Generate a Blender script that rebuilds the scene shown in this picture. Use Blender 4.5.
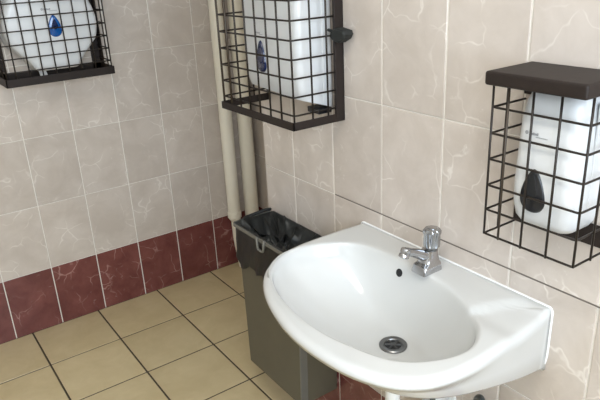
import bpy, bmesh, math, random
from mathutils import Vector, Matrix
random.seed(7)
for o in list(bpy.data.objects): bpy.data.objects.remove(o)
SC = bpy.context.scene
COL = SC.collection

# ------------------------------------------------------------------ camera
cam_d = bpy.data.cameras.new('camera'); cam = bpy.data.objects.new('camera', cam_d); COL.objects.link(cam)
right = Vector((0.81386427, -0.57926233, -0.04560825))
down = Vector((-0.2470588, -0.27393576, -0.92947359))
look = Vector((0.5259153, 0.76773326, -0.36605838))
M = Matrix((right, -down, -look)).transposed().to_4x4()
M.translation = Vector((-1.26704393, -2.64034802, 1.50391186))
cam.matrix_world = M
cam_d.sensor_width = 36.0
cam_d.lens = 618.587 / 600 * 36.0
cam_d.clip_start = 0.02
SC.camera = cam

# ------------------------------------------------------------------ world, lights, exposure
w = bpy.data.worlds.new('world'); SC.world = w; w.use_nodes = True
wb = w.node_tree.nodes['Background']
wb.inputs['Color'].default_value = (0.62, 0.78, 1.0, 1); wb.inputs['Strength'].default_value = 1.0
SC.view_settings.view_transform = 'Standard'; SC.view_settings.look = 'None'
SC.view_settings.exposure = 0.3; SC.view_settings.gamma = 1.0
SC.view_settings.use_curve_mapping = False

def area(name, loc, rot, sx, sy, power, col):
    d = bpy.data.lights.new(name, 'AREA'); d.shape = 'RECTANGLE'; d.size = sx; d.size_y = sy
    d.energy = power; d.color = col
    o = bpy.data.objects.new(name, d); COL.objects.link(o); o.location = loc; o.rotation_euler = rot
    return o
# daylight entering through the window behind the camera (front wall, y = -3.6)
area('window_daylight', (-1.30, -3.66, 1.68), (math.radians(90), 0, 0), 1.7, 1.2, 58, (0.76, 0.88, 1.0))
# fluorescent ceiling lamp (fitting is built further down)
area('ceiling_lamp_light', (-1.30, -2.45, 2.495), (0, 0, 0), 0.5, 1.1, 10.5, (1.0, 0.91, 0.78))

# ------------------------------------------------------------------ materials
MATS = {}
def newmat(n):
    m = bpy.data.materials.new(n); m.use_nodes = True
    return m, m.node_tree, m.node_tree.nodes['Principled BSDF']
def setin(b, k, v):
    if k in b.inputs: b.inputs[k].default_value = v
def plain(n, col, rough=.5, metal=0, noise=.06, scale=30, bump=0.0, spec=.5, coat=0, trans=0):
    m, t, b = newmat(n)
    N = t.nodes; L = t.links
    tc = N.new('ShaderNodeTexCoord'); nz = N.new('ShaderNodeTexNoise'); nz.inputs['Scale'].default_value = scale
    nz.inputs['Detail'].default_value = 4
    L.new(tc.outputs['Object'], nz.inputs['Vector'])
    mx = N.new('ShaderNodeMix'); mx.data_type = 'RGBA'
    c = Vector(col)
    mx.inputs[6].default_value = (*(c * (1 - noise)), 1); mx.inputs[7].default_value = (*[min(1, v * (1 + noise)) for v in c], 1)
    L.new(nz.outputs[0], mx.inputs[0]); L.new(mx.outputs[2], b.inputs['Base Color'])
    b.inputs['Roughness'].default_value = rough; b.inputs['Metallic'].default_value = metal
    setin(b, 'Specular IOR Level', spec); setin(b, 'Coat Weight', coat); setin(b, 'Transmission Weight', trans)
    if bump:
        bp = N.new('ShaderNodeBump'); bp.inputs['Strength'].default_value = bump; bp.inputs['Distance'].default_value = .002
        L.new(nz.outputs[0], bp.inputs['Height']); L.new(bp.outputs[0], b.inputs['Normal'])
    MATS[n] = m; return m
def marble(n, base_a, base_b, vein, patch, vein_amt, patch_amt, rough, tone=.0):
    m, t, b = newmat(n); N = t.nodes; L = t.links
    tc = N.new('ShaderNodeTexCoord'); oi = N.new('ShaderNodeObjectInfo')
    mul = N.new('ShaderNodeVectorMath'); mul.operation = 'MULTIPLY_ADD'
    cmb = N.new('ShaderNodeCombineXYZ')
    for k, f in enumerate((37., 61., 23.)):
        mm = N.new('ShaderNodeMath'); mm.operation = 'MULTIPLY'; mm.inputs[1].default_value = f
        L.new(oi.outputs['Random'], mm.inputs[0]); L.new(mm.outputs[0], cmb.inputs[k])
    add = N.new('ShaderNodeVectorMath'); add.operation = 'ADD'
    L.new(tc.outputs['Object'], add.inputs[0]); L.new(cmb.outputs[0], add.inputs[1])
    def noise(scale, detail, rough_=.55, dist=0):
        q = N.new('ShaderNodeTexNoise'); q.inputs['Scale'].default_value = scale; q.inputs['Detail'].default_value = detail
        q.inputs['Roughness'].default_value = rough_; q.inputs['Distortion'].default_value = dist
        L.new(add.outputs[0], q.inputs['Vector']); return q
    def ramp(src, p0, p1, c0=(0, 0, 0, 1), c1=(1, 1, 1, 1)):
        r = N.new('ShaderNodeValToRGB'); r.color_ramp.elements[0].position = p0; r.color_ramp.elements[1].position = p1
        r.color_ramp.elements[0].color = c0; r.color_ramp.elements[1].color = c1
        L.new(src, r.inputs[0]); return r
    def mix(fac, a, bcol, famt=None):
        x = N.new('ShaderNodeMix'); x.data_type = 'RGBA'
        if famt is not None:
            mm = N.new('ShaderNodeMath'); mm.operation = 'MULTIPLY'; mm.inputs[1].default_value = famt
            L.new(fac, mm.inputs[0]); fac = mm.outputs[0]
        L.new(fac, x.inputs[0])
        for i, v in ((6, a), (7, bcol)):
            if isinstance(v, tuple): x.inputs[i].default_value = (*v, 1)
            else: L.new(v, x.inputs[i])
        return x.outputs[2]
    n1 = noise(9, 5, .6, .4)
    col = mix(ramp(n1.outputs[0], .35, .68).outputs[0], base_a, base_b)
    # thin branching veins: edges of distorted cells, broken up by a mask
    n2 = noise(7, 3, .6)
    warp = N.new('ShaderNodeVectorMath'); warp.operation = 'MULTIPLY_ADD'
    warp.inputs[1].default_value = (.12, .12, .12)
    L.new(n2.outputs['Color'], warp.inputs[0]); L.new(add.outputs[0], warp.inputs[2])
    vor = N.new('ShaderNodeTexVoronoi'); vor.feature = 'DISTANCE_TO_EDGE'; vor.inputs['Scale'].default_value = 10
    L.new(warp.outputs[0], vor.inputs['Vector'])
    v1 = ramp(vor.outputs['Distance'], .002, .030, (1, 1, 1, 1), (0, 0, 0, 1))
    msk = ramp(noise(9, 2).outputs[0],   .47, .62)
    mm = N.new('ShaderNodeMath'); mm.operation = 'MULTIPLY'
    L.new(v1.outputs[0], mm.inputs[0]); L.new(msk.outputs[0], mm.inputs[1])
    col = mix(mm.outputs[0], col, vein, vein_amt)
    pt = ramp(noise(22, 6, .7, 1.2).outputs[0], .6, .72)
    pm = ramp(noise(6, 2).outputs[0], .5, .65)
    m3 = N.new('ShaderNodeMath'); m3.operation = 'MULTIPLY'
    L.new(pt.outputs[0], m3.inputs[0]); L.new(pm.outputs[0], m3.inputs[1])
    col = mix(m3.outputs[0], col, patch, patch_amt)
    # small tone difference from tile to tile
    hs = N.new('ShaderNodeHueSaturation'); mp = N.new('ShaderNodeMapRange')
    mp.inputs['To Min'].default_value = .96; mp.inputs['To Max'].default_value = 1.04
    L.new(oi.outputs['Random'], mp.inputs[0]); L.new(mp.outputs[0], hs.inputs['Value']); L.new(col, hs.inputs['Color'])
    L.new(hs.outputs[0], b.inputs['Base Color'])
    b.inputs['Roughness'].default_value = rough
    bp = N.new('ShaderNodeBump'); bp.inputs['Strength'].default_value = .04; bp.inputs['Distance'].default_value = .003
    L.new(n1.outputs[0], bp.inputs['Height']); L.new(bp.outputs[0], b.inputs['Normal'])
    MATS[n] = m; return m
marble('tile_beige', (.525, .458, .402), (.615, .546, .488), (.80, .75, .69), (.76, .72, .67), .62, .75, .24)
marble('tile_red', (.130, .038, .034), (.215, .072, .064), (.55, .34, .30), (.48, .33, .31), .6, .85, .22)
marble('tile_floor', (.545, .435, .245), (.62, .505, .30), (.58, .43, .27), (.62, .44, .28), .2, .35, .30)
plain('grout_white', (.76, .72, .655), .9, scale=60, noise=.12)
plain('grout_dirty', (.16, .135, .115), .9, scale=60, noise=.3)
plain('grout_floor', (.075, .055, .035), .9, scale=40, noise=.3)
plain('plaster', (.72, .70, .66), .9, noise=.03, scale=8)
plain('ceiling_white', (.8, .8, .78), .9, noise=.02, scale=8)
plain('ceramic', (.60, .60, .585), .12, noise=.015, scale=9, spec=.5, coat=.3)
plain('sealant', (.86, .86, .85), .45, noise=.02)
plain('chrome', (.46, .46, .47), .14, 1, noise=.05, scale=50)
plain('chrome_dark', (.20, .20, .20), .28, 1, noise=.15, scale=60)
plain('knob_clear', (.38, .39, .40), .06, .95, noise=.1, scale=60)
plain('grate_dark', (.07, .07, .07), .45, .3, noise=.2)
plain('hole_black', (.012, .012, .013), .6, noise=.2)
plain('cage_brown', (.019, .0125, .010), .55, 0, noise=.25, scale=60, bump=.15, spec=.3)
plain('wire_brown', (.022, .016, .012), .45, .3, noise=.25, scale=80)
plain('wire_rust', (.050, .036, .024), .45, .3, noise=.25, scale=80)
plain('plastic_white', (.67, .675, .675), .28, noise=.02, scale=12)
plain('plastic_black', (.013, .013, .015), .3, noise=.2)
plain('plastic_blue', (.004, .085, .32), .15, noise=.12, coat=.4)
plain('plastic_navy', (.003, .012, .06), .15, noise=.12, coat=.4)
plain('print_grey', (.25, .25, .26), .5, noise=.1)
plain('latch_black', (.012, .0135, .012), .7, noise=.2)
plain('pipe_cream', (.84, .79, .67), .4, noise=.06, scale=12)
plain('pipe_white', (.82, .82, .80), .3, noise=.02)
plain('bin_grey', (.108, .096, .066), .6, noise=.10, scale=14, bump=.05)
plain('bin_corner', (.15, .145, .125), .5, noise=.08)
plain('liner_black', (.011, .0125, .0125), .42, noise=.3, scale=25, bump=.3)
plain('liner_film', (.012, .016, .020), .16, noise=.3, scale=25, bump=.3)
plain('paper', (.78, .77, .75), .9, noise=.03)
plain('hose_grey', (.11, .125, .125), .35, .4, noise=.4, scale=220)
plain('frame_white', (.8, .8, .8), .4, noise=.02)
# lamp diffuser and window glass
m, t, b = newmat('lamp_diffuser'); b.inputs['Emission Color'].default_value = (1, .95, .86, 1); b.inputs['Emission Strength'].default_value = 3
MATS['lamp_diffuser'] = m

# ------------------------------------------------------------------ mesh helpers
def obj(name, bm, mat, parent=None, origin=None, smooth=False):
    """link a bmesh built in world coordinates as ONE object"""
    bmesh.ops.recalc_face_normals(bm, faces=bm.faces)
    if parent is not None:
        root = parent
        while root.parent: root = root.parent
        org = Vector(root.location)
    else:
        org = Vector(origin) if origin is not None else Vector((0, 0, 0))
    bmesh.ops.translate(bm, verts=bm.verts, vec=-org)
    me = bpy.data.meshes.new(name); bm.to_mesh(me); bm.free()
    if smooth:
        for p in me.polygons: p.use_smooth = True
    me.materials.append(MATS[mat])
    o = bpy.data.objects.new(name, me); COL.objects.link(o)
    if parent is not None: o.parent = parent
    else: o.location = org
    if smooth == 'angle':
        try:
            bpy.context.view_layer.objects.active = o
            me.set_sharp_from_angle(angle=math.radians(38))
        except Exception: pass
    return o
def thing(name, label, cat, loc, group=None):
    o = bpy.data.objects.new(name, None); COL.objects.link(o); o.location = loc
    o.empty_display_size = .05
    tag(o, label, cat, group); return o
def tag(o, label, cat, group=None):
    o['label'] = label; o['category'] = cat
    if group: o['group'] = group
    return o
def struct(o): o['kind'] = 'structure'; return o
def box(bm, a, b, bev=0, seg=2):
    a = Vector(a); b = Vector(b)
    lo = Vector([min(a[i], b[i]) for i in range(3)]); hi = Vector([max(a[i], b[i]) for i in range(3)])
    r = bmesh.ops.create_cube(bm, size=1)
    vs = r['verts']
    for v in vs: v.co = Vector([lo[i] + (v.co[i] + .5) * (hi[i] - lo[i]) for i in range(3)])
    if bev:
        es = list({e for v in vs for e in v.link_edges})
        bmesh.ops.bevel(bm, geom=es, offset=bev, segments=seg, affect='EDGES', profile=.5)
    return bm
def BX(a, b, bev=0, seg=2): return box(bmesh.new(), a, b, bev, seg)
def round_path(pts, rad, n=4):
    pts = [Vector(p) for p in pts]; out = [pts[0]]
    for i in range(1, len(pts) - 1):
        p, a, c = pts[i], pts[i - 1], pts[i + 1]
        d1 = (a - p); d2 = (c - p); r = min(rad, d1.length * .49, d2.length * .49)
        p1 = p + d1.normalized() * r; p2 = p + d2.normalized() * r
        for k in range(n + 1):
            u = k / n; out.append(p1 * (1 - u) ** 2 + p * 2 * u * (1 - u) + p2 * u * u)
    out.append(pts[-1]); return out
def tube(bm, pts, r, n=8, cap=True):
    pts = [Vector(p) for p in pts]; rings = []
    rs = r if isinstance(r, (list, tuple)) else [r] * len(pts)
    t0 = (pts[1] - pts[0]).normalized()
    up = Vector((0, 0, 1)) if abs(t0.z) < .9 else Vector((0, 1, 0))
    nrm = t0.cross(up).normalized()
    for i, p in enumerate(pts):
        if i == 0: tg = t0
        elif i == len(pts) - 1: tg = (pts[i] - pts[i - 1]).normalized()
        else:
            tg = (pts[i + 1] - pts[i - 1])
            tg = tg.normalized() if tg.length > 1e-9 else t0
        nrm = (nrm - tg * nrm.dot(tg)).normalized(); bn = tg.cross(nrm)
        rings.append([bm.verts.new(p + (nrm * math.cos(2 * math.pi * k / n) + bn * math.sin(2 * math.pi * k / n)) * rs[i]) for k in range(n)])
    for a, b in zip(rings[:-1], rings[1:]):
        for k in range(n): bm.faces.new((a[k], a[(k + 1) % n], b[(k + 1) % n], b[k]))
    if cap: bm.faces.new(rings[0][::-1]); bm.faces.new(rings[-1])
    return bm
def TB(pts, r, n=8): return tube(bmesh.new(), pts, r, n)
def lathe(bm, prof, base, axis, n=24):
    """prof: (radius, height) pairs turned about axis through base"""
    ax = Vector(axis).normalized(); up = Vector((0, 0, 1)) if abs(ax.z) < .9 else Vector((1, 0, 0))
    u = ax.cross(up).normalized(); v = ax.cross(u); rings = []
    for r, h in prof:
        rings.append([bm.verts.new(Vector(base) + ax * h + (u * math.cos(2 * math.pi * k / n) + v * math.sin(2 * math.pi * k / n)) * max(r, 1e-5)) for k in range(n)])
    for a, b in zip(rings[:-1], rings[1:]):
        for k in range(n): bm.faces.new((a[k], a[(k + 1) % n], b[(k + 1) % n], b[k]))
    bm.faces.new(rings[0][::-1]); bm.faces.new(rings[-1]); return bm
def loft(bm, loops, cap0=True, cap1=True):
    R = [[bm.verts.new(p) for p in lp] for lp in loops]; n = len(R[0])
    for a, b in zip(R[:-1], R[1:]):
        for k in range(n): bm.faces.new((a[k], a[(k + 1) % n], b[(k + 1) % n], b[k]))
    if cap0: bm.faces.new(R[0][::-1])
    if cap1: bm.faces.new(R[-1])
    return bm
def rrect(cx, cy, hx, hy, r, n=4):
    """rounded rectangle outline, 4*(n+1) points"""
    r = min(r, hx * .98, hy * .98); out = []
    for sx, sy, a0 in ((1, 1, 0), (-1, 1, 90), (-1, -1, 180), (1, -1, 270)):
        for k in range(n + 1):
            a = math.radians(a0 + 90 * k / n)
            out.append((cx + sx * (hx - r) + r * math.cos(a), cy + sy * (hy - r) + r * math.sin(a)))
    return out
def lerp(a, b, t): return a + (b - a) * t
def sstep(t): t = max(0, min(1, t)); return t * t * (3 - 2 * t)

# ------------------------------------------------------------------ the room
XR = -0.2474          # face of the tiled wall that carries the basin
YE = -0.958           # far end of that wall; beyond it the pipe recess
XA = 0.272            # side wall of the recess
XL, YF, ZC = -2.70, -3.6, 2.52
H, HR, W = 0.2914, 0.2812, 0.2
PR = 0.0022           # how far tiles stand proud of the grout
TH = 0.008
wall_back = struct(obj('wall_back', BX((XL - .12, PR, 0), (XA + .12, .12, ZC)), 'grout_white'))
wall_right = struct(obj('wall_right', BX((XR + PR, YE - PR, 0), (XA + .3, YF - .12, ZC)), 'grout_white'))
wall_recess = struct(obj('wall_recess', BX((XA + PR, .12, 0), (XA + .3, YE - PR, ZC)), 'grout_white'))
floor = struct(obj('floor', BX((XL - .12, .12, -.1), (XA + .3, YF - .12, -PR)), 'grout_floor'))
struct(obj('ceiling', BX((XL - .12, .12, ZC), (XA + .3, YF - .12, ZC + .1)), 'ceiling_white'))
struct(obj('wall_left', BX((XL, .12, 0), (XL - .12, YF - .12, ZC)), 'plaster'))
# front wall behind the camera, with the window opening
wx0, wx1, wz0, wz1 = -2.15, -.45, 1.08, 2.28
bm = bmesh.new()
box(bm, (XL, YF, 0), (wx0, YF - .12, ZC)); box(bm, (wx1, YF, 0), (XR, YF - .12, ZC))
box(bm, (wx0, YF, 0), (wx1, YF - .12, wz0)); box(bm, (wx0, YF, wz1), (wx1, YF - .12, ZC))
struct(obj('wall_front', bm, 'plaster'))
win = thing('window_1', '', '', (0, 0, 0)); del win['label'], win['category']; struct(win)
for a, b in (((wx0, wz0), (wx0 + .05, wz1)), ((wx1 - .05, wz0), (wx1, wz1)), ((wx0, wz0), (wx1, wz0 + .05)), ((wx0, wz1 - .05), (wx1, wz1)), (((wx0 + wx1) / 2 - .025, wz0), ((wx0 + wx1) / 2 + .025, wz1))):
    obj('window_frame', BX((a[0], YF - .02, a[1]), (b[0], YF - .05, b[1]), .004), 'frame_white', win)

tile_cache = {}
def tile(wall, dims, axis, sign, centre, mat):
    """one tile: flat box with softened front edges; axis = wall normal"""
    key = (tuple(round(d, 4) for d in dims), axis, sign, mat)
    if key not in tile_cache:
        bm = bmesh.new(); i, j = [k for k in range(3) if k != axis]
        hx, hy = dims[0] / 2, dims[1] / 2; e = .0014
        def lp(x, y, n_):
            out = []
            for sx, sy in ((1, 1), (-1, 1), (-1, -1), (1, -1)):
                v = [0, 0, 0]; v[i] = sx * x; v[j] = sy * y; v[axis] = n_ * sign; out.append(tuple(v))
            return out
        loft(bm, [lp(hx, hy, -TH), lp(hx, hy, -e), lp(hx - e * .4, hy - e * .4, -e * .3), lp(hx - e * 1.3, hy - e * 1.3, 0)])
        bmesh.ops.recalc_face_normals(bm, faces=bm.faces)
        me = bpy.data.meshes.new('tile'); bm.to_mesh(me); bm.free(); me.materials.append(MATS[mat])
        tile_cache[key] = me
    o = bpy.data.objects.new('tile', tile_cache[key]); COL.objects.link(o); o.parent = wall; o.location = centre
    return o
def spans(lo, hi, ref, step, gap):
    """cells of a grid with joint lines at ref + k*step, cut to lo..hi"""
    k = math.floor((lo - ref) / step); out = []
    while ref + k * step < hi - 1e-6:
        a = max(lo, ref + k * step); b = min(hi, ref + (k + 1) * step)
        if b - a > .025: out.append((a + (gap / 2 if a > lo else 0), b - (gap / 2 if b < hi else 0)))
        k += 1
    return out
G = .0044; GH = .0030
rows = [(0.0, HR - GH / 2)] + [(HR + k * H + GH / 2, min(ZC, HR + (k + 1) * H) - GH / 2) for k in range(8)]
jit = lambda: random.uniform(-.0004, .0004)
def tile_wall(wall, lo, hi, ref, axis, plane, sign):
    for a, b in spans(lo, hi, ref, W, G):
        for r, (z0, z1) in enumerate(rows):
            c = [0, 0, (z0 + z1) / 2]; c[axis] = plane + jit(); c[1 - axis] = (a + b) / 2
            tile(wall, (b - a, z1 - z0), axis, sign, c, 'tile_red' if r == 0 else 'tile_beige')
tile_wall(wall_back, -2.0, XA, 0.0, 1, 0.0, -1)
tile_wall(wall_right, -3.4, YE, -1.127, 0, XR, -1)
tile_wall(wall_recess, YE, 0, 0.0, 0, XA, -1)
S = .296; GF = .0075
for a, b in spans(-2.45, XA, -.0453, S, GF):
    for c_, d in spans(-3.6, 0, 0, S, GF):
        if a > XR - .02 and d < YE: continue
        if a < XR < b and c_ < YE: pass
        tile(floor, (b - a, d - c_), 2, 1, ((a + b) / 2, (c_ + d) / 2, jit()), 'tile_floor')
# the blackened joint above the basin
obj('grout_line', BX((XR + .004, -1.33, HR + 2 * H - .0015), (XR + .0006, -3.4, HR + 2 * H + .0012)), 'grout_dirty', wall_right)

# ------------------------------------------------------------------ ceiling lamp fitting
lamp = thing('ceiling_lamp', 'white rectangular fluorescent lamp fitting on the ceiling', 'lamp', (-1.30, -2.45, ZC))
obj('housing', BX((-1.58, -3.03, ZC - .012), (-1.02, -1.87, ZC), .004), 'frame_white', lamp)
obj('diffuser', BX((-1.55, -3.0, ZC - .02), (-1.05, -1.9, ZC - .012)), 'lamp_diffuser', lamp)

# ------------------------------------------------------------------ wash basin
def catmull(pts, n, closed=False):
    P = [Vector(p) for p in pts]; dense = []
    m_ = len(P)
    for i in range(m_ if closed else m_ - 1):
        if closed: p0, p1, p2, p3 = P[i - 1], P[i], P[(i + 1) % m_], P[(i + 2) % m_]
        else:
            p1, p2 = P[i], P[i + 1]; p0 = P[i - 1] if i else p1 * 2 - p2; p3 = P[i + 2] if i + 2 < m_ else p2 * 2 - p1
        for k in range(24):
            t_ = k / 24
            dense.append(.5 * ((2 * p1) + (p2 - p0) * t_ + (2 * p0 - 5 * p1 + 4 * p2 - p3) * t_ ** 2 + (3 * p1 - p0 - 3 * p2 + p3) * t_ ** 3))
    if not closed: dense.append(P[-1])
    else: dense.append(dense[0].copy())
    L_ = [0]
    for a, b in zip(dense[:-1], dense[1:]): L_.append(L_[-1] + (b - a).length)
    out = []; j = 0
    cnt = n if closed else n - 1
    for k in range(n):
        s = L_[-1] * k / cnt
        while j < len(L_) - 2 and L_[j + 1] < s: j += 1
        u = (s - L_[j]) / max(1e-9, L_[j + 1] - L_[j]); out.append(dense[j].lerp(dense[j + 1], u))
    return out
def build_basin():
    XB = XR - .0015
    outer = catmull([(XB, -1.452), (-.355, -1.448), (-.459, -1.450), (-.524, -1.462), (-.578, -1.490), (-.626, -1.537), (-.667, -1.612), (-.696, -1.710), (-.706, -1.80), (-.699, -1.895), (-.678, -1.965), (-.645, -2.015), (-.592, -2.048), (-.51, -2.060), (-.385, -2.052), (XB, -2.036)], 120)
    back = [Vector((XB, lerp(-2.036, -1.452, k / 56))) for k in range(1, 56)]
    loop = outer + back; nO = len(outer)
    inner = catmull([(-.604, -1.538), (-.560, -1.494), (-.506, -1.474), (-.425, -1.489), (-.363, -1.536), (-.338, -1.60), (-.331, -1.70), (-.335, -1.786), (-.349, -1.86), (-.378, -1.931), (-.418, -1.988), (-.480, -2.020), (-.55, -2.007), (-.615, -1.955), (-.650, -1.853), (-.660, -1.77), (-.656, -1.70), (-.640, -1.620)], 240, True)
    C = Vector((-.490, -1.757))
    ang = sorted([(math.atan2((p - C).y, (p - C).x), (p - C).length) for p in inner])
    def rin(a):
        n = len(ang)
        for i in range(n):
            a0, r0 = ang[i - 1] if i else (ang[-1][0] - 2 * math.pi, ang[-1][1]); a1, r1 = ang[i]
            if a0 <= a <= a1: return lerp(r0, r1, (a - a0) / max(1e-9, a1 - a0))
        a0, r0 = ang[-1]; a1, r1 = ang[0]
        return lerp(r0, r1, (a - a0) / max(1e-9, a1 + 2 * math.pi - a0))
    D = Vector((-.436, -1.773)); ZT, ZD = .820, .671
    def ledge(p):
        # tap deck stands a little above the two soap ledges
        z = 0
        for s in (1,):
            y = (p.y + 1.757) * s           # near end negative
            a = Vector((-.385, -.178)); b_ = Vector((-.285, -.212)); d = (b_ - a).normalized(); nrm_ = Vector((-d.y, d.x))
            if nrm_.y > 0: nrm_ = -nrm_
            q = Vector((p.x, y)) - a
            z = max(z, sstep(q.dot(nrm_) / .012 + .5) * sstep((p.x + .42) / .06))
        return -.0085 * z * sstep((XR - .004 - p.x) / .03)
    LP = [[] for _ in range(40)]
    for i, o in enumerate(loop):
        isback = i >= nO or i in (0, nO - 1)
        dirc = (C - o).normalized()
        a = math.atan2((o - C).y, (o - C).x)
        I = C + (o - C).normalized() * rin(a)
        tn = (loop[(i + 1) % len(loop)] - loop[i - 1]).normalized(); nin = Vector((-tn.y, tn.x))
        if nin.dot(dirc) < 0: nin = -nin
        if isback: nin = Vector((0, 0))
        u = max(0, min(1, (XB - o.x) / .455))
        zl = .668 + .097 * sstep(u * .95 + .05) ** .75; ins = (.004 + .034 * u ** 1.3)
        k = 0
        def put(p, z):
            nonlocal k
            LP[k].append((p.x, p.y, z)); k += 1
        uc = Vector((-.40, -1.757))
        low = o + nin * ins
        put(uc.lerp(low, .30), .635); put(uc.lerp(low, .62), lerp(.640, zl, .35)); put(uc.lerp(low, .88), lerp(.640, zl, .80))
        put(o + nin * (ins * 1.0 + .004), zl - .001); put(o + nin * ins, zl + .005)
        put(o + nin * ins * .62, lerp(zl, ZT, .35)); put(o + nin * ins * .28, lerp(zl, ZT, .66))
        lo_ = ledge(o)
        put(o + nin * ins * .08, ZT - .024 + lo_); put(o, ZT - .0140 + lo_)
        put(o + nin * .0022, ZT - .0065 + lo_); put(o + nin * .0075, ZT - .0015 + lo_); put(o + nin * .015, ZT + lo_)
        st = o + nin * .015 if not isback else o + dirc * .002
        for f in (.15, .3, .45, .6, .75, .88):
            p = st.lerp(I - dirc * .007, f); put(p, ZT + ledge(p))
        for off, dz in ((-.007, .0001), (-.0025, .0015), (.001, .0055), (.004, .0135), (.007, .026)):
            p = I + dirc * off; put(p, ZT - dz + (ledge(p) if off < 0 else ledge(I) * max(0, 1 - (off / .007))))
        s0 = I + dirc * .007; z0 = ZT - .026
        for s in (.08, .17, .27, .38, .5, .62, .74, .85, .94, 1.0):
            rd = (s0 - D).normalized() * .021
            p = s0.lerp(D + rd, s)
            put(p, ZD + (z0 - ZD) * ((1 - s) ** 2.3))
    LP = LP[:k]
    bm = bmesh.new(); loft(bm, LP, True, True)
    return bm
basin = thing('wash_basin', 'white ceramic wall-hung wash basin with a chrome tap', 'basin', (XR, -1.757, .67))
bowl = obj('basin_bowl', build_basin(), 'ceramic', basin, smooth=True)
from mathutils.bvhtree import BVHTree
bvh = BVHTree.FromPolygons([v.co + Vector(basin.location) for v in bowl.data.vertices], [list(p.vertices) for p in bowl.data.polygons])
DX, DY, DZ = -.436, -1.773, .671
dr = obj('drain', lathe(bmesh.new(), [(.0315, -.004), (.0320, .0020), (.0300, .0040), (.0215, .0030), (.0195, .0004), (.001, .0003)], (DX, DY, DZ + .0012), (0, 0, 1), 32), 'chrome_dark', basin, smooth='angle')
dr['label'] = 'dark chrome drain ring with cross grate'
obj('drain_well', lathe(bmesh.new(), [(.0185, 0), (.0185, .0006), (.001, .0006)], (DX, DY, DZ + .0012), (0, 0, 1), 24), 'hole_black', dr)
bm = bmesh.new()
for k in range(3):
    a = math.pi * k / 3 + .3; tube(bm, [(DX - .0185 * math.cos(a), DY - .0185 * math.sin(a), DZ + .0026), (DX + .0185 * math.cos(a), DY + .0185 * math.sin(a), DZ + .0026)], .0024, 6)
lathe(bm, [(.006, -.002), (.006, .0022), (.003, .003), (.001, .003)], (DX, DY, DZ + .002), (0, 0, 1), 14)
obj('drain_grate', bm, 'grate_dark', dr)
# overflow opening in the back wall of the bowl
OV, OVN, _i, _d = bvh.ray_cast(Vector((-.45, -1.690, .790)), Vector((1, 0, 0)))
if OVN.x > 0: OVN = -OVN
ov = obj('overflow_hole', lathe(bmesh.new(), [(.0100, -.006), (.0100, .0006), (.0092, .0009), (.001, .0009)], OV, OVN, 24), 'hole_black', basin)
# white sealant bead where the basin meets the tiles
bm = bmesh.new()
tube(bm, round_path([(XR - .002, -2.029, .666), (XR - .002, -2.037, .70), (XR - .002, -2.038, .812), (XR - .002, -2.033, .8200), (XR - .002, -1.456, .8200), (XR - .002, -1.449, .815), (XR - .002, -1.45, .67)], .012, 5), .0026, 8)
obj('sealant_bead', bm, 'sealant', basin, smooth=True)

# ------------------------------------------------------------------ tap
TX, TY, TZ = -.318, -1.760, .8195
tap = thing('basin_tap', 'chrome pillar tap with fluted knob on the back deck of the basin', 'tap', (TX, TY, TZ))
def sect(x0, x1, hy, z, r): 
    return [(p[0], p[1], z) for p in rrect((x0 + x1) / 2, TY, (x1 - x0) / 2, hy, r, 4)]
bm = bmesh.new()
loft(bm, [sect(-.351, -.290, .0215, TZ, .006), sect(-.351, -.290, .0215, TZ + .004, .006), sect(-.347, -.291, .020, TZ + .018, .007), sect(-.338, -.293, .0175, TZ + .024, .010), sect(-.335, -.294, .0165, TZ + .040, .014), sect(-.332, -.295, .0155, TZ + .052, .0145)])
obj('body', bm, 'chrome', tap, smooth='angle')
bm = bmesh.new()
sp = round_path([(-.318, TY, TZ + .034), (-.350, TY, TZ + .052), (-.390, TY, TZ + .070)], .02, 5)
tube(bm, sp, [lerp(.0140, .0098, i / (len(sp) - 1)) for i in range(len(sp))], 16)
spout = obj('spout', bm, 'chrome', tap, smooth='angle')
obj('aerator', lathe(bmesh.new(), [(.0085, -.011), (.0115, -.009), (.0118, -.002), (.0105, .002), (.0118, .004), (.0118, .010), (.0095, .012), (.001, .012)], (-.391, TY, TZ + .0665), (-.42, 0, -.9), 20), 'chrome', spout, smooth='angle')
kb = Vector((-.310, TY - .003, TZ + .050))
obj('knob_collar', lathe(bmesh.new(), [(.0145, 0), (.0145, .006), (.012, .008), (.001, .008)], kb, (0, 0, 1), 24), 'chrome_dark', tap, smooth='angle')
loops = []
for r, h in ((.0150, .007), (.0175, .009), (.0175, .0150), (.0172, .038), (.0190, .041), (.0195, .048), (.0175, .0525), (.012, .0535)):
    lp = []
    for k in range(64):
        a = 2 * math.pi * k / 64; rr = r * (1 + (.085 * math.cos(8 * a) if .01 < h < .05 else .02 * math.cos(8 * a)))
        lp.append((kb.x + rr * math.cos(a), kb.y + rr * math.sin(a), kb.z + h))
    loops.append(lp)
kn = obj('knob', loft(bmesh.new(), loops), 'knob_clear', tap, smooth='angle')
obj('knob_cap', lathe(bmesh.new(), [(.0105, 0), (.0105, .0015), (.009, .0026), (.001, .003)], kb + Vector((0, 0, .0532)), (0, 0, 1), 20), 'chrome', kn, smooth='angle')

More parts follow.
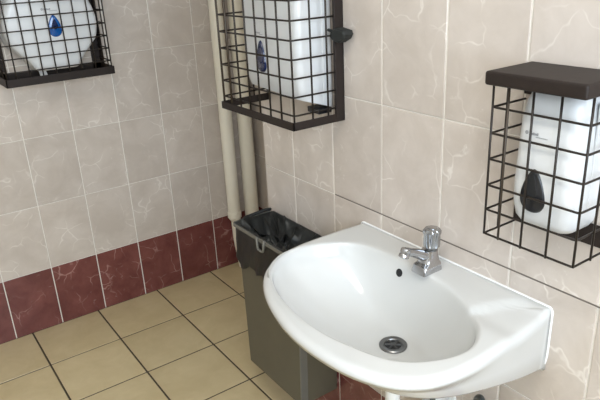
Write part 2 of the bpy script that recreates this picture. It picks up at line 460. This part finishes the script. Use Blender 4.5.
# ------------------------------------------------------------------ plumbing under the basin
trap = thing('waste_trap', 'white plastic waste pipe and trap directly under the basin', 'pipe', (DX, DY, .40))
obj('tailpiece', TB([(DX, DY, .633), (DX, DY, .36)], .0175, 16), 'pipe_white', trap, smooth='angle')
obj('coupling_nut', lathe(bmesh.new(), [(.024, 0), (.027, .004), (.027, .026), (.022, .03)], (DX, DY, .56), (0, 0, 1), 12), 'pipe_white', trap)
obj('trap_bend', TB(round_path([(DX, DY, .40), (DX, DY, .30), (DX + .09, DY, .30), (DX + .09, DY, .44), (XR - .002, DY, .44)], .045, 8), .020, 16), 'pipe_white', trap, smooth=True)
obj('wall_flange', lathe(bmesh.new(), [(.036, 0), (.034, .006), (.024, .009)], (XR - .001, DY, .44), (-1, 0, 0), 20), 'pipe_white', trap, smooth='angle')
sv = thing('supply_valve', 'small chrome water valve with grey braided hose under the near end of the basin', 'valve', (XR, -1.90, .46))
obj('valve_body', lathe(bmesh.new(), [(.016, 0), (.016, .004), (.009, .008), (.009, .05), (.012, .052), (.012, .062), (.001, .063)], (XR - .001, -1.90, .46), (-1, 0, 0), 16), 'chrome', sv, smooth='angle')
obj('valve_nut', lathe(bmesh.new(), [(.011, 0), (.012, .003), (.012, .02), (.009, .024)], (XR - .045, -1.90, .466), (0, 0, 1), 6), 'chrome_dark', sv)
obj('hose', TB(round_path([(XR - .045, -1.90, .488), (XR - .045, -1.90, .535), (XR - .06, -1.93, .56), (XR - .10, -1.96, .52), (XR - .10, -1.92, .40), (XR - .07, -1.80, .42), (XR - .07, TY, .630)], .06, 7), .0072, 10), 'hose_grey', sv, smooth=True)

# ------------------------------------------------------------------ wall-mounted waste bin
bin_ = thing('waste_bin', 'slim dark grey waste bin with black liner on the wall left of the basin', 'bin', (-.33, -1.16, .175))
def bsec(t, off=0, r=.014):
    # t 0 bottom .. 1 top
    z = lerp(.178, .708, t)
    x0 = lerp(-.396, -.398, t) - off; x1 = -.2505 + min(off, 0) * -1 * 0 - (0 if off >= 0 else -off)
    if off < 0: x1 = -.2505 + off
    y0 = lerp(-1.322, -1.345, t) - off; y1 = lerp(-1.006, -.998, t) + off
    return [(p[0], p[1], z) for p in rrect((x0 + x1) / 2, (y0 + y1) / 2, (x1 - x0) / 2, (y1 - y0) / 2, r, 4)]
bm = bmesh.new()
bs = [bsec(0, -.004, .008), bsec(.008, 0, .008)] + [bsec(k / 6, 0, .009) for k in range(1, 7)] + [bsec(1, -.004, .009), bsec(.9, -.006, .009), bsec(.2, -.006, .009), bsec(.02, -.006, .009)]
loft(bm, bs)
obj('bin_body', bm, 'bin_grey', bin_, smooth='angle')
# light corner guard on the near edge of the body
bm = bmesh.new()
for f in (0, 1):
    pass
def cornerguard():
    bm = bmesh.new(); loops = []
    for t_ in (.005, .25, .5, .75, .80):
        z = lerp(.178, .708, t_); x0 = lerp(-.396, -.398, t_) - .0012; y0 = lerp(-1.322, -1.345, t_) - .0012
        loops.append([(x0, y0 + .004, z), (x0, y0 + .001, z), (x0 + .001, y0, z), (x0 + .026, y0, z), (x0 + .026, y0 + .004, z), (x0 + .006, y0 + .006, z)])
    return loft(bm, loops)
obj('corner_guard', cornerguard(), 'bin_corner', bin_)
# liner folded over the rim, with a loose wavy hem
def liner():
    bm = bmesh.new(); loops = []; n = len(bsec(1))
    base = bsec(1, .003, .012)
    # refine the outline so that the hem can wave
    pts = []
    for i in range(n):
        a = Vector(base[i]); b_ = Vector(base[(i + 1) % n]); m_ = max(1, int((b_ - a).length / .012))
        for k in range(m_): pts.append(a.lerp(b_, k / m_))
    cx, cy = -.331, -1.165; N_ = len(pts)
    hem = [.120 + .18 * max(0, -pts[i].y - 1.0) + .016 * math.sin(i * .37 + .5) + .010 * math.sin(i * .9 + 2) for i in range(N_)]
    for f in (1.0, .8, .6, .4, .2, .06, 0.0):
        lp = []
        for i, p in enumerate(pts):
            d = Vector((p.x - cx, p.y - cy, 0)); d = Vector((d.x / .08, d.y / .18, 0)).normalized()
            wob = .0035 * math.sin(i * 1.7 + f * 4) * f + .0025 * math.sin(i * .6 + f * 9) * f
            taper = lerp(0, -.005, f * .5)
            q = p + d * (.0035 + .003 * f + wob)
            q.x = min(q.x, -.2502)
            lp.append((q.x, q.y, .710 - hem[i] * f))
        loops.append(lp)
    lp = []
    for i, p in enumerate(pts):
        d = Vector((cx - p.x, cy - p.y, 0)); d = Vector((d.x / .08, d.y / .18, 0)).normalized()
        lp.append(p + d * .006 + Vector((0, 0, .003)))
    loops.append([tuple(v) for v in lp])
    # sagging crumpled bag inside
    for f in (.12, .3, .5, .7, .88):
        lp = []
        for i, p in enumerate(pts):
            q = p.lerp(Vector((cx, cy, p.z)), f)
            zz = .706 - .040 * sstep(f * 2.2) + .022 * math.sin(i * 1.1 + f * 11) * math.sin(f * 3.1) + .016 * math.sin(q.y * 70 + q.x * 40) + .035 * sstep((q.y + 1.12) / .10) * math.sin(f * 3.1)
            lp.append((q.x + .004 * math.sin(i * .8 + f * 5), q.y + .004 * math.sin(i * 1.3), zz))
        loops.append(lp)
    loft(bm, loops, False, True); return bm
ln = obj('bin_liner', liner(), 'liner_black', bin_, smooth=True)
ln['label'] = 'crumpled black plastic liner folded over the rim'
# grey retaining band along the top of the long side and both ends, with its buckle
def band():
    bm = bmesh.new(); lo = []; 
    path = [(-.262, -.991), (-.400, -.991), (-.4075, -.999), (-.4075, -1.345), (-.400, -1.353), (-.262, -1.353)]
    p2 = round_path([(x, y, 0) for x, y in path], .012, 4)
    for p in p2:
        d = Vector((p.x + .331, p.y + 1.165, 0)); d = Vector((d.x / .08, d.y / .18, 0)).normalized() * .0025
        lo.append([(p.x - d.x, p.y - d.y, .701), (p.x + d.x, p.y + d.y, .701), (p.x + d.x, p.y + d.y, .712), (p.x - d.x, p.y - d.y, .712)])
    return loft(bm, lo)
obj('liner_band', band(), 'bin_corner', bin_)
bk = bmesh.new()
tube(bk, round_path([(-.411, -1.146, .715), (-.413, -1.151, .676), (-.413, -1.183, .676), (-.411, -1.188, .715)], .01, 4), .0040, 8)
obj('band_buckle', bk, 'bin_corner', bin_, smooth=True)
obj('handle_lip', TB(round_path([(-.370, -.994, .708), (-.360, -.992, .715), (-.275, -.990, .720), (-.258, -.990, .716)], .02, 5), .0055, 10), 'liner_black', bin_, smooth=True)
obj('wall_bracket', BX((-.262, -1.24, .43), (XR - .0003, -1.09, .46), .002), 'cage_brown', bin_)

# ------------------------------------------------------------------ soil pipes in the recess
p1 = thing('drain_pipe', 'cream round pipe with coupling near the floor, nearer the bare wall', 'pipe', (.097, -.055, 0))
obj('pipe_run', TB([(.097, -.055, .30), (.094, -.055, ZC - .001)], .031, 24), 'pipe_cream', p1, smooth='angle')
obj('coupling', lathe(bmesh.new(), [(.031, 0), (.035, .003), (.035, .030), (.031, .034)], (.097, -.055, .285), (0, 0, 1), 24), 'pipe_cream', p1, smooth='angle')
obj('lower_bend', TB(round_path([(.097, -.055, .30), (.096, -.055, .26), (.099, -.055, .16), (.112, -.055, .06), (.118, -.055, .0005)], .06, 6), [.030, .029, .024, .0195, .019, .019, .019, .019, .019, .019, .019, .019, .019, .019, .019, .019, .019, .019, .019, .019, .019, .019, .019][:23], 20), 'pipe_cream', p1, smooth=True)
obj('branch', TB(round_path([(.098, -.055, .30), (.105, -.055, .25), (.140, -.055, .215)], .05, 6), .025, 20), 'pipe_cream', p1, smooth=True)
p2_ = thing('vent_pipe', 'wider cream pipe in the recess beside the end of the basin wall', 'pipe', (.203, -.048, 0))
obj('pipe_run', TB([(.203, -.048, .001), (.203, -.048, ZC - .001)], .036, 24), 'pipe_cream', p2_, smooth='angle')

# ------------------------------------------------------------------ dispensers: shared bits
def drop_outline(h, w_, n=28):
    """teardrop, tip up, bottom at 0"""
    out = []
    r = w_ / 2
    for k in range(n):
        a = 2 * math.pi * k / n - math.pi / 2
        y = math.sin(a); x = math.cos(a)
        if y > 0:
            yy = r + (h - r) * y; xx = r * x * (1 - .30 * y ** 1.5) if y < 1 else 0
        else: yy = r + r * y; xx = r * x
        out.append((xx, yy))
    return out
def extr(outline, f, d0, d1, inset=0.0):
    """outline (u,v) mapped by f(u,v,depth); bevelled front"""
    bm = bmesh.new()
    cu = sum(p[0] for p in outline) / len(outline); cv = sum(p[1] for p in outline) / len(outline)
    def sc(k): return [(cu + (u - cu) * k, cv + (v - cv) * k) for u, v in outline]
    e = d1 - d0
    loft(bm, [[f(u, v, d0) for u, v in sc(1)], [f(u, v, d0 + e * .6) for u, v in sc(1)], [f(u, v, d0 + e * .92) for u, v in sc(1 - inset * .5)], [f(u, v, d1) for u, v in sc(1 - inset)]])
    return bm
def chevron(h, w_):
    return [(0, .0), (w_ * .42, .16 * h), (w_ * .5, .36 * h), (w_ * .34, .66 * h), (w_ * .12, .94 * h), (0, h), (-w_ * .12, .94 * h), (-w_ * .34, .66 * h), (-w_ * .5, .36 * h), (-w_ * .42, .16 * h)]
def logo(f, d, w_, parent):
    """small printed roundel followed by two short lines of print"""
    bm = bmesh.new()
    def ring(cx, cy, r0, r1, n=16):
        a_ = [bm.verts.new(f(cx + r0 * math.cos(2 * math.pi * k / n), cy + r0 * math.sin(2 * math.pi * k / n), d)) for k in range(n)]
        b_ = [bm.verts.new(f(cx + r1 * math.cos(2 * math.pi * k / n), cy + r1 * math.sin(2 * math.pi * k / n), d)) for k in range(n)]
        for k in range(n): bm.faces.new((a_[k], a_[(k + 1) % n], b_[(k + 1) % n], b_[k]))
    def rect(u0, v0, u1, v1):
        bm.faces.new([bm.verts.new(f(u, v, d)) for u, v in ((u0, v0), (u1, v0), (u1, v1), (u0, v1))])
    r = w_ * .07
    ring(-w_ / 2 + r, 0, r, r * .55); ring(-w_ / 2 + r, 0, r * .3, r * .02)
    u = -w_ / 2 + 2.6 * r
    for k in range(7):
        rect(u, -.004 * w_ / .06, u + w_ * .045, .001 * w_ / .06 + (.0012 if k % 3 == 0 else 0)); u += w_ * .058
    u0 = -w_ / 2 + w_ * .48
    for k in range(11):
        rect(u0, -.0085 * w_ / .06, u0 + w_ * .034, -.0065 * w_ / .06); u0 += w_ * .046
    o = obj('logo', bm, 'print_grey', parent); return o

# ------------------------------------------------------------------ wire cages
def wires(t, paths, r=.0022, rad=.008, mat='wire_brown', n=6):
    for p in paths: obj('wire', TB(round_path(p, rad, 3) if len(p) > 2 else p, r, n), mat, t, smooth=True)

# soap dispenser cage (open below, solid lid)
cs = thing('wire_cage', 'small dark wire cage with a solid brown lid at the right edge, above the basin', 'cage', (XR, -2.03, .98))
cx, cy0, cy1, cz0, cz1 = -.347, -1.932, -2.123, .981, 1.285
bm = BX((XR - .0005, -1.936, 1.279), (-.381, -2.130, 1.304), .005, 3)
obj('lid', bm, 'cage_brown', cs)
hz = [.981, 1.032, 1.082, 1.134, 1.184, 1.233]
wires(cs, [[(XR - .003, cy0, z), (cx, cy0, z), (cx, cy1, z), (XR - .003, cy1, z)] for z in hz], .0022, .006)
for y in (cy0, -1.968, -2.018, -2.071, cy1):
    wires(cs, [[(cx - (.0036 if y not in (cy0, cy1) else 0), y, cz0 - .001), (cx - (.0036 if y not in (cy0, cy1) else 0), y, cz1)]], .0022, mat='wire_rust' if y in (-1.968,) else 'wire_brown')
for y, s in ((cy0, 1), (cy1, -1)):
    for x in (-.300,):
        wires(cs, [[(x, y + s * .0036, cz0 - .001), (x, y + s * .0036, cz1)]], .0022)
obj('mounting_bar', BX((XR - .0005, cy0 + .004, .984), (XR - .004, cy1 - .002, 1.026), .0008), 'cage_brown', cs)
obj('mounting_bar', BX((XR - .0005, cy0 + .004, 1.242), (XR - .004, cy1 - .002, 1.279), .0008), 'cage_brown', cs)

# middle cage (tray frame below)
cm = thing('wire_cage', 'wide dark wire cage with a latch on the basin wall above the bin', 'cage', (XR, -1.17, 1.095))
fx, fy0, fy1, fz0, fz1 = -.406, -1.012, -1.376, 1.092, 1.52
Zb, Zt = 1.092, 1.113
obj('tray_bar', BX((fx - .008, fy0 + .006, Zb), (fx - .003, fy1 - .006, Zt), .001), 'cage_brown', cm)
obj('tray_bar', BX((fx - .008, fy1 - .006, Zb), (XR - .0005, fy1 - .001, Zt), .001), 'cage_brown', cm)
obj('tray_bar', BX((fx - .008, fy0 + .006, Zb), (XR - .0005, fy0 + .001, Zt), .001), 'cage_brown', cm)
obj('tray_bar', BX((fx - .008, fy0 + .006, Zb), (fx + .012, fy1 - .006, Zb + .003), .0008), 'cage_brown', cm)
obj('tray_bar', BX((fx - .008, fy1 - .006, Zb), (XR - .0005, fy1 + .018, Zb + .003), .0008), 'cage_brown', cm)
obj('back_post', BX((XR - .0005, fy1 - .008, Zb), (XR - .028, fy1 + .002, fz1), .0012), 'cage_brown', cm)
obj('back_post', BX((XR - .0005, fy1 - .008, Zb), (XR - .005, fy1 + .022, fz1), .0012), 'cage_brown', cm)
obj('back_post', BX((XR - .0005, fy0 + .008, Zb), (XR - .006, fy0 - .008, fz1), .0012), 'cage_brown', cm)
obj('top_bar', BX((XR - .0005, fy0 + .008, fz1 - .02), (fx - .006, fy1 - .008, fz1), .002), 'cage_brown', cm)
hz = [1.129 + .0465 * k for k in range(9)]
wires(cm, [[(XR - .006, fy0, z), (fx, fy0, z), (fx, fy1, z), (XR - .006, fy1, z)] for z in hz], .0025, .010)
ys = [lerp(fy0, fy1, k / 7) for k in range(8)]
for k, y in enumerate(ys):
    xx = fx - (.0036 if 0 < k < 7 else 0)
    wires(cm, [[(xx, y, Zb + .004), (xx, y, fz1 - .01)]], .0036 if k in (0, 1) else .0028, mat='wire_rust' if k in (0, 1) else 'wire_brown')
for y, s in ((fy0, 1), (fy1, -1)):
    for x in (-.350, -.300):
        wires(cm, [[(x, y + s * .0036, Zb + .004), (x, y + s * .0036, fz1 - .01)]], .0027)
lt = bmesh.new()
ol = [(-1.372, 1.312), (-1.378, 1.326), (-1.395, 1.334), (-1.428, 1.329), (-1.433, 1.320), (-1.424, 1.309), (-1.404, 1.299), (-1.384, 1.303)]
loft(lt, [[(-.256, y, z) for y, z in ol], [(-.258, lerp(-1.4, y, 1.03), lerp(1.317, z, 1.03)) for y, z in ol], [(-.281, lerp(-1.4, y, 1.03), lerp(1.317, z, 1.03)) for y, z in ol], [(-.286, lerp(-1.4, y, .88), lerp(1.317, z, .82)) for y, z in ol]])
la = obj('latch', lt, 'latch_black', cm); la['label'] = 'blackish green latch tab'
obj('hinge_pin', TB([(-.270, -1.350, 1.326), (-.270, -1.376, 1.323)], .004, 8), 'latch_black', la)

# roll dispenser cage on the back wall
cr = thing('wire_cage', 'wide dark wire cage with a deep bottom tray, on the wall above the red tiles', 'cage', (-.64, 0, 1.10))
rx0, rx1, ry, rz0, rz1 = -.838, -.444, -.150, 1.100, 1.53
obj('tray_bar', BX((rx0 - .008, ry - .008, rz0), (rx1 + .008, ry - .003, rz0 + .030), .001), 'cage_brown', cr)
obj('tray_bar', BX((rx0 - .008, ry - .008, rz0), (rx0 - .003, -.0005, rz0 + .030), .001), 'cage_brown', cr)
obj('tray_bar', BX((rx1 + .003, ry - .008, rz0), (rx1 + .008, -.0005, rz0 + .030), .001), 'cage_brown', cr)
obj('tray_bar', BX((rx0 - .008, -.0005, rz0), (rx1 + .008, -.005, rz0 + .034), .001), 'cage_brown', cr)
obj('tray_bar', BX((rx0 - .008, -.0005, rz0), (rx1 + .008, -.034, rz0 + .004), .001), 'cage_brown', cr)
for x, s in ((rx0, 1), (rx1, -1)):
    obj('back_post', BX((x - s * .008, -.0005, rz0), (x + s * .030, -.005, rz1), .001), 'cage_brown', cr)
    obj('back_post', BX((x - s * .008, -.0005, rz0), (x - s * .004, -.034, rz1), .001), 'cage_brown', cr)
obj('top_bar', BX((rx0 - .008, -.0005, rz1 - .02), (rx1 + .008, ry - .006, rz1), .002), 'cage_brown', cr)
hz = [1.152 + .0483 * k for k in range(8)]
wires(cr, [[(rx0, -.004, z), (rx0, ry, z), (rx1, ry, z), (rx1, -.004, z)] for z in hz], .0026, .010)
for k in range(9):
    x = (rx0, -.806, -.757, -.709, -.659, -.609, -.560, -.508, rx1)[k]
    yy = ry - (.0036 if 0 < k < 8 else 0)
    wires(cr, [[(x, yy, rz0 + .006), (x, yy, rz1 - .01)]], .0026)
for x, s in ((rx0, -1), (rx1, 1)):
    for y in (-.05, -.10):
        wires(cr, [[(x + s * .0036, y, rz0 + .006), (x + s * .0036, y, rz1 - .01)]], .0026)

# ------------------------------------------------------------------ soap dispenser (right)
sd = thing('soap_dispenser', 'white soap dispenser with a black teardrop window in the small lidded cage', 'dispenser', (XR, -2.04, 1.02))
def fr(yc): return lambda u, v, d: (XR - d, yc - u, v)      # facing -x: u runs towards the camera side
SY = -2.037
def soap_body():
    bm = bmesh.new(); loops = []
    for z, hw, dep, r in ((1.018, .038, .062, .018), (1.022, .052, .072, .022), (1.034, .060, .079, .024), (1.06, .0645, .083, .024), (1.10, .0645, .085, .024), (1.16, .0625, .084, .024), (1.215, .0605, .082, .023), (1.25, .056, .077, .022), (1.266, .052, .070, .022), (1.272, .044, .060, .02)):
        lp = []
        for u, v in rrect(0, 0, hw, dep / 2, r, 6):
            x = XR - .0045 - dep / 2 - v if False else XR - .0045 - (dep / 2 + v)
            if v < 0: u = u if abs(u) < hw - r else math.copysign(hw, u)
            lp.append((x, SY - u, z))
        loops.append(lp)
    return loft(bm, loops)
sbm = soap_body()
obj('housing', sbm, 'plastic_white', sd, smooth='angle')
obj('side_rib', BX((XR - .006, SY - .0620, 1.06), (XR - .040, SY - .0660, 1.255), .001), 'plastic_white', sd)
ff = lambda u, v, d: (XR - .089 - d, -2.024 - u, 1.050 + v)
dw = obj('level_window', extr(drop_outline(.085, .052), ff, -.010, .0035, .12), 'plastic_black', sd, smooth='angle'); dw['label'] = 'black teardrop level window'
ff2 = lambda u, v, d: (XR - .089 - d, -2.0225 - u, 1.074 + v)
obj('window_recess', extr(chevron(.054, .026), ff2, .003, .0042, .05), 'hole_black', dw)
logo(lambda u, v, d: (XR - .0885 - d, -2.020 - u, 1.197 + v), .0, .046, sd)

# ------------------------------------------------------------------ middle dispenser
td = thing('towel_dispenser', 'white dispenser with a long dark blue teardrop window in the middle cage', 'dispenser', (XR, -1.19, 1.12))
def towel_body():
    bm = bmesh.new(); loops = []
    yc, hw = -1.1985, .1385
    for f in (0, .04, .12, .3, .6, .88, .96, 1):
        dep = .105 * (1 - .10 * (abs(f - .5) * 2) ** 6); lp = []
        for u, v in rrect(0, 0, hw - (.004 if f in (0, 1) else 0), dep / 2, .020, 6):
            dd = dep / 2 + v
            if v < 0: u = u if abs(u) < hw - .02 else math.copysign(hw, u)
            zb = 1.122 + .034 * (dd / .105) ; zt = 1.49
            # far lower corner of the front is rounded off
            rc = max(0, (-u - .06) / .07); zb += .022 * rc * rc * (dd / .105)
            lp.append((XR - .0062 - dd, yc - u, lerp(zb, zt, f)))
        loops.append(lp)
    return loft(bm, loops)
obj('housing', towel_body(), 'plastic_white', td, smooth='angle')
obj('side_rib', BX((XR - .008, -1.335, 1.135), (XR - .034, -1.3395, 1.48), .001), 'plastic_white', td)
obj('base_lip', BX((XR - .006, -1.335, 1.107), (XR - .050, -1.282, 1.1225), .002), 'plastic_black', td)
ff = lambda u, v, d: (XR - .1112 - d, -1.161 - u, 1.209 + v)
dw = obj('level_window', extr(drop_outline(.088, .044), ff, -.010, .004, .10), 'plastic_navy', td, smooth='angle'); dw['label'] = 'dark blue teardrop level window'
ff2 = lambda u, v, d: (XR - .1112 - d, -1.161 - u, 1.232 + v)
obj('window_recess', extr(chevron(.055, .028), ff2, .0034, .0048, .05), 'plastic_navy', dw)
logo(lambda u, v, d: (XR - .1118 - d, -1.158 - u, 1.316 + v), 0, .035, td)

# ------------------------------------------------------------------ toilet roll dispenser
rd = thing('roll_dispenser', 'round white toilet roll dispenser with a bright blue teardrop window', 'dispenser', (-.635, 0, 1.14))
def roll_outline():
    cxx, cz, R_ = -.637, 1.306, .174; pts = []
    a0 = -22
    for k in range(33):
        a = math.radians(a0 + (360 - 2 * (90 + a0) if False else (180 - 2 * a0)) * k / 32)
        pts.append((cxx + R_ * math.cos(a), cz + R_ * math.sin(a)))
    zb = 1.138; wl, wr = -.722, -.556
    left_end = Vector(pts[-1]); right_start = Vector(pts[0])
    for f in (.35, .7): pts.append(tuple(left_end.lerp(Vector((wl - .004, zb + .02)), f)))
    pts += [(wl - .004, zb + .014), (wl + .002, zb + .004), (wl + .014, zb), (-.64, zb), (wr - .014, zb), (wr - .002, zb + .004), (wr + .004, zb + .014)]
    for f in (.3, .65): pts.append(tuple(Vector((wr + .004, zb + .02)).lerp(right_start, f)))
    return pts
ol = roll_outline(); bm = bmesh.new(); loops = []
for d, k in ((.0055, .985), (.008, 1.0), (.060, 1.0), (.064, .985), (.066, .985), (.070, 1.0), (.110, .992), (.122, .965), (.128, .92), (.130, .85)):
    loops.append([(-.637 + (x + .637) * k, -d, 1.33 + (z - 1.33) * k) for x, z in ol])
loft(bm, loops)
obj('housing', bm, 'plastic_white', rd, smooth='angle')
ff = lambda u, v, d: (-.630 + u + v * .0, -.1295 - d, 1.262 + v)
dw = obj('level_window', extr(drop_outline(.080, .050), ff, -.006, .005, .12), 'plastic_blue', rd, smooth='angle'); dw['label'] = 'bright blue teardrop level window'
ff2 = lambda u, v, d: (-.630 + u, -.1295 - d, 1.289 + v)
obj('window_recess', extr(chevron(.040, .024), ff2, .0045, .006, .05), 'plastic_navy', dw)
logo(lambda u, v, d: (-.640 + u, -.1308 - d, 1.365 + v), 0, .06, rd)
bm = bmesh.new(); lo = []
for z, y in ((1.150, -.060), (1.140, -.066), (1.128, -.078), (1.116, -.092), (1.108, -.105)):
    lo.append([(-.706, y, z), (-.678, y + .001, z - .003), (-.678, y - .0006, z - .0032), (-.706, y - .0016, z)])
loft(bm, lo)
pt_ = obj('paper_end', bm, 'paper', rd, smooth=False); pt_['label'] = 'loose end of toilet paper hanging out below'
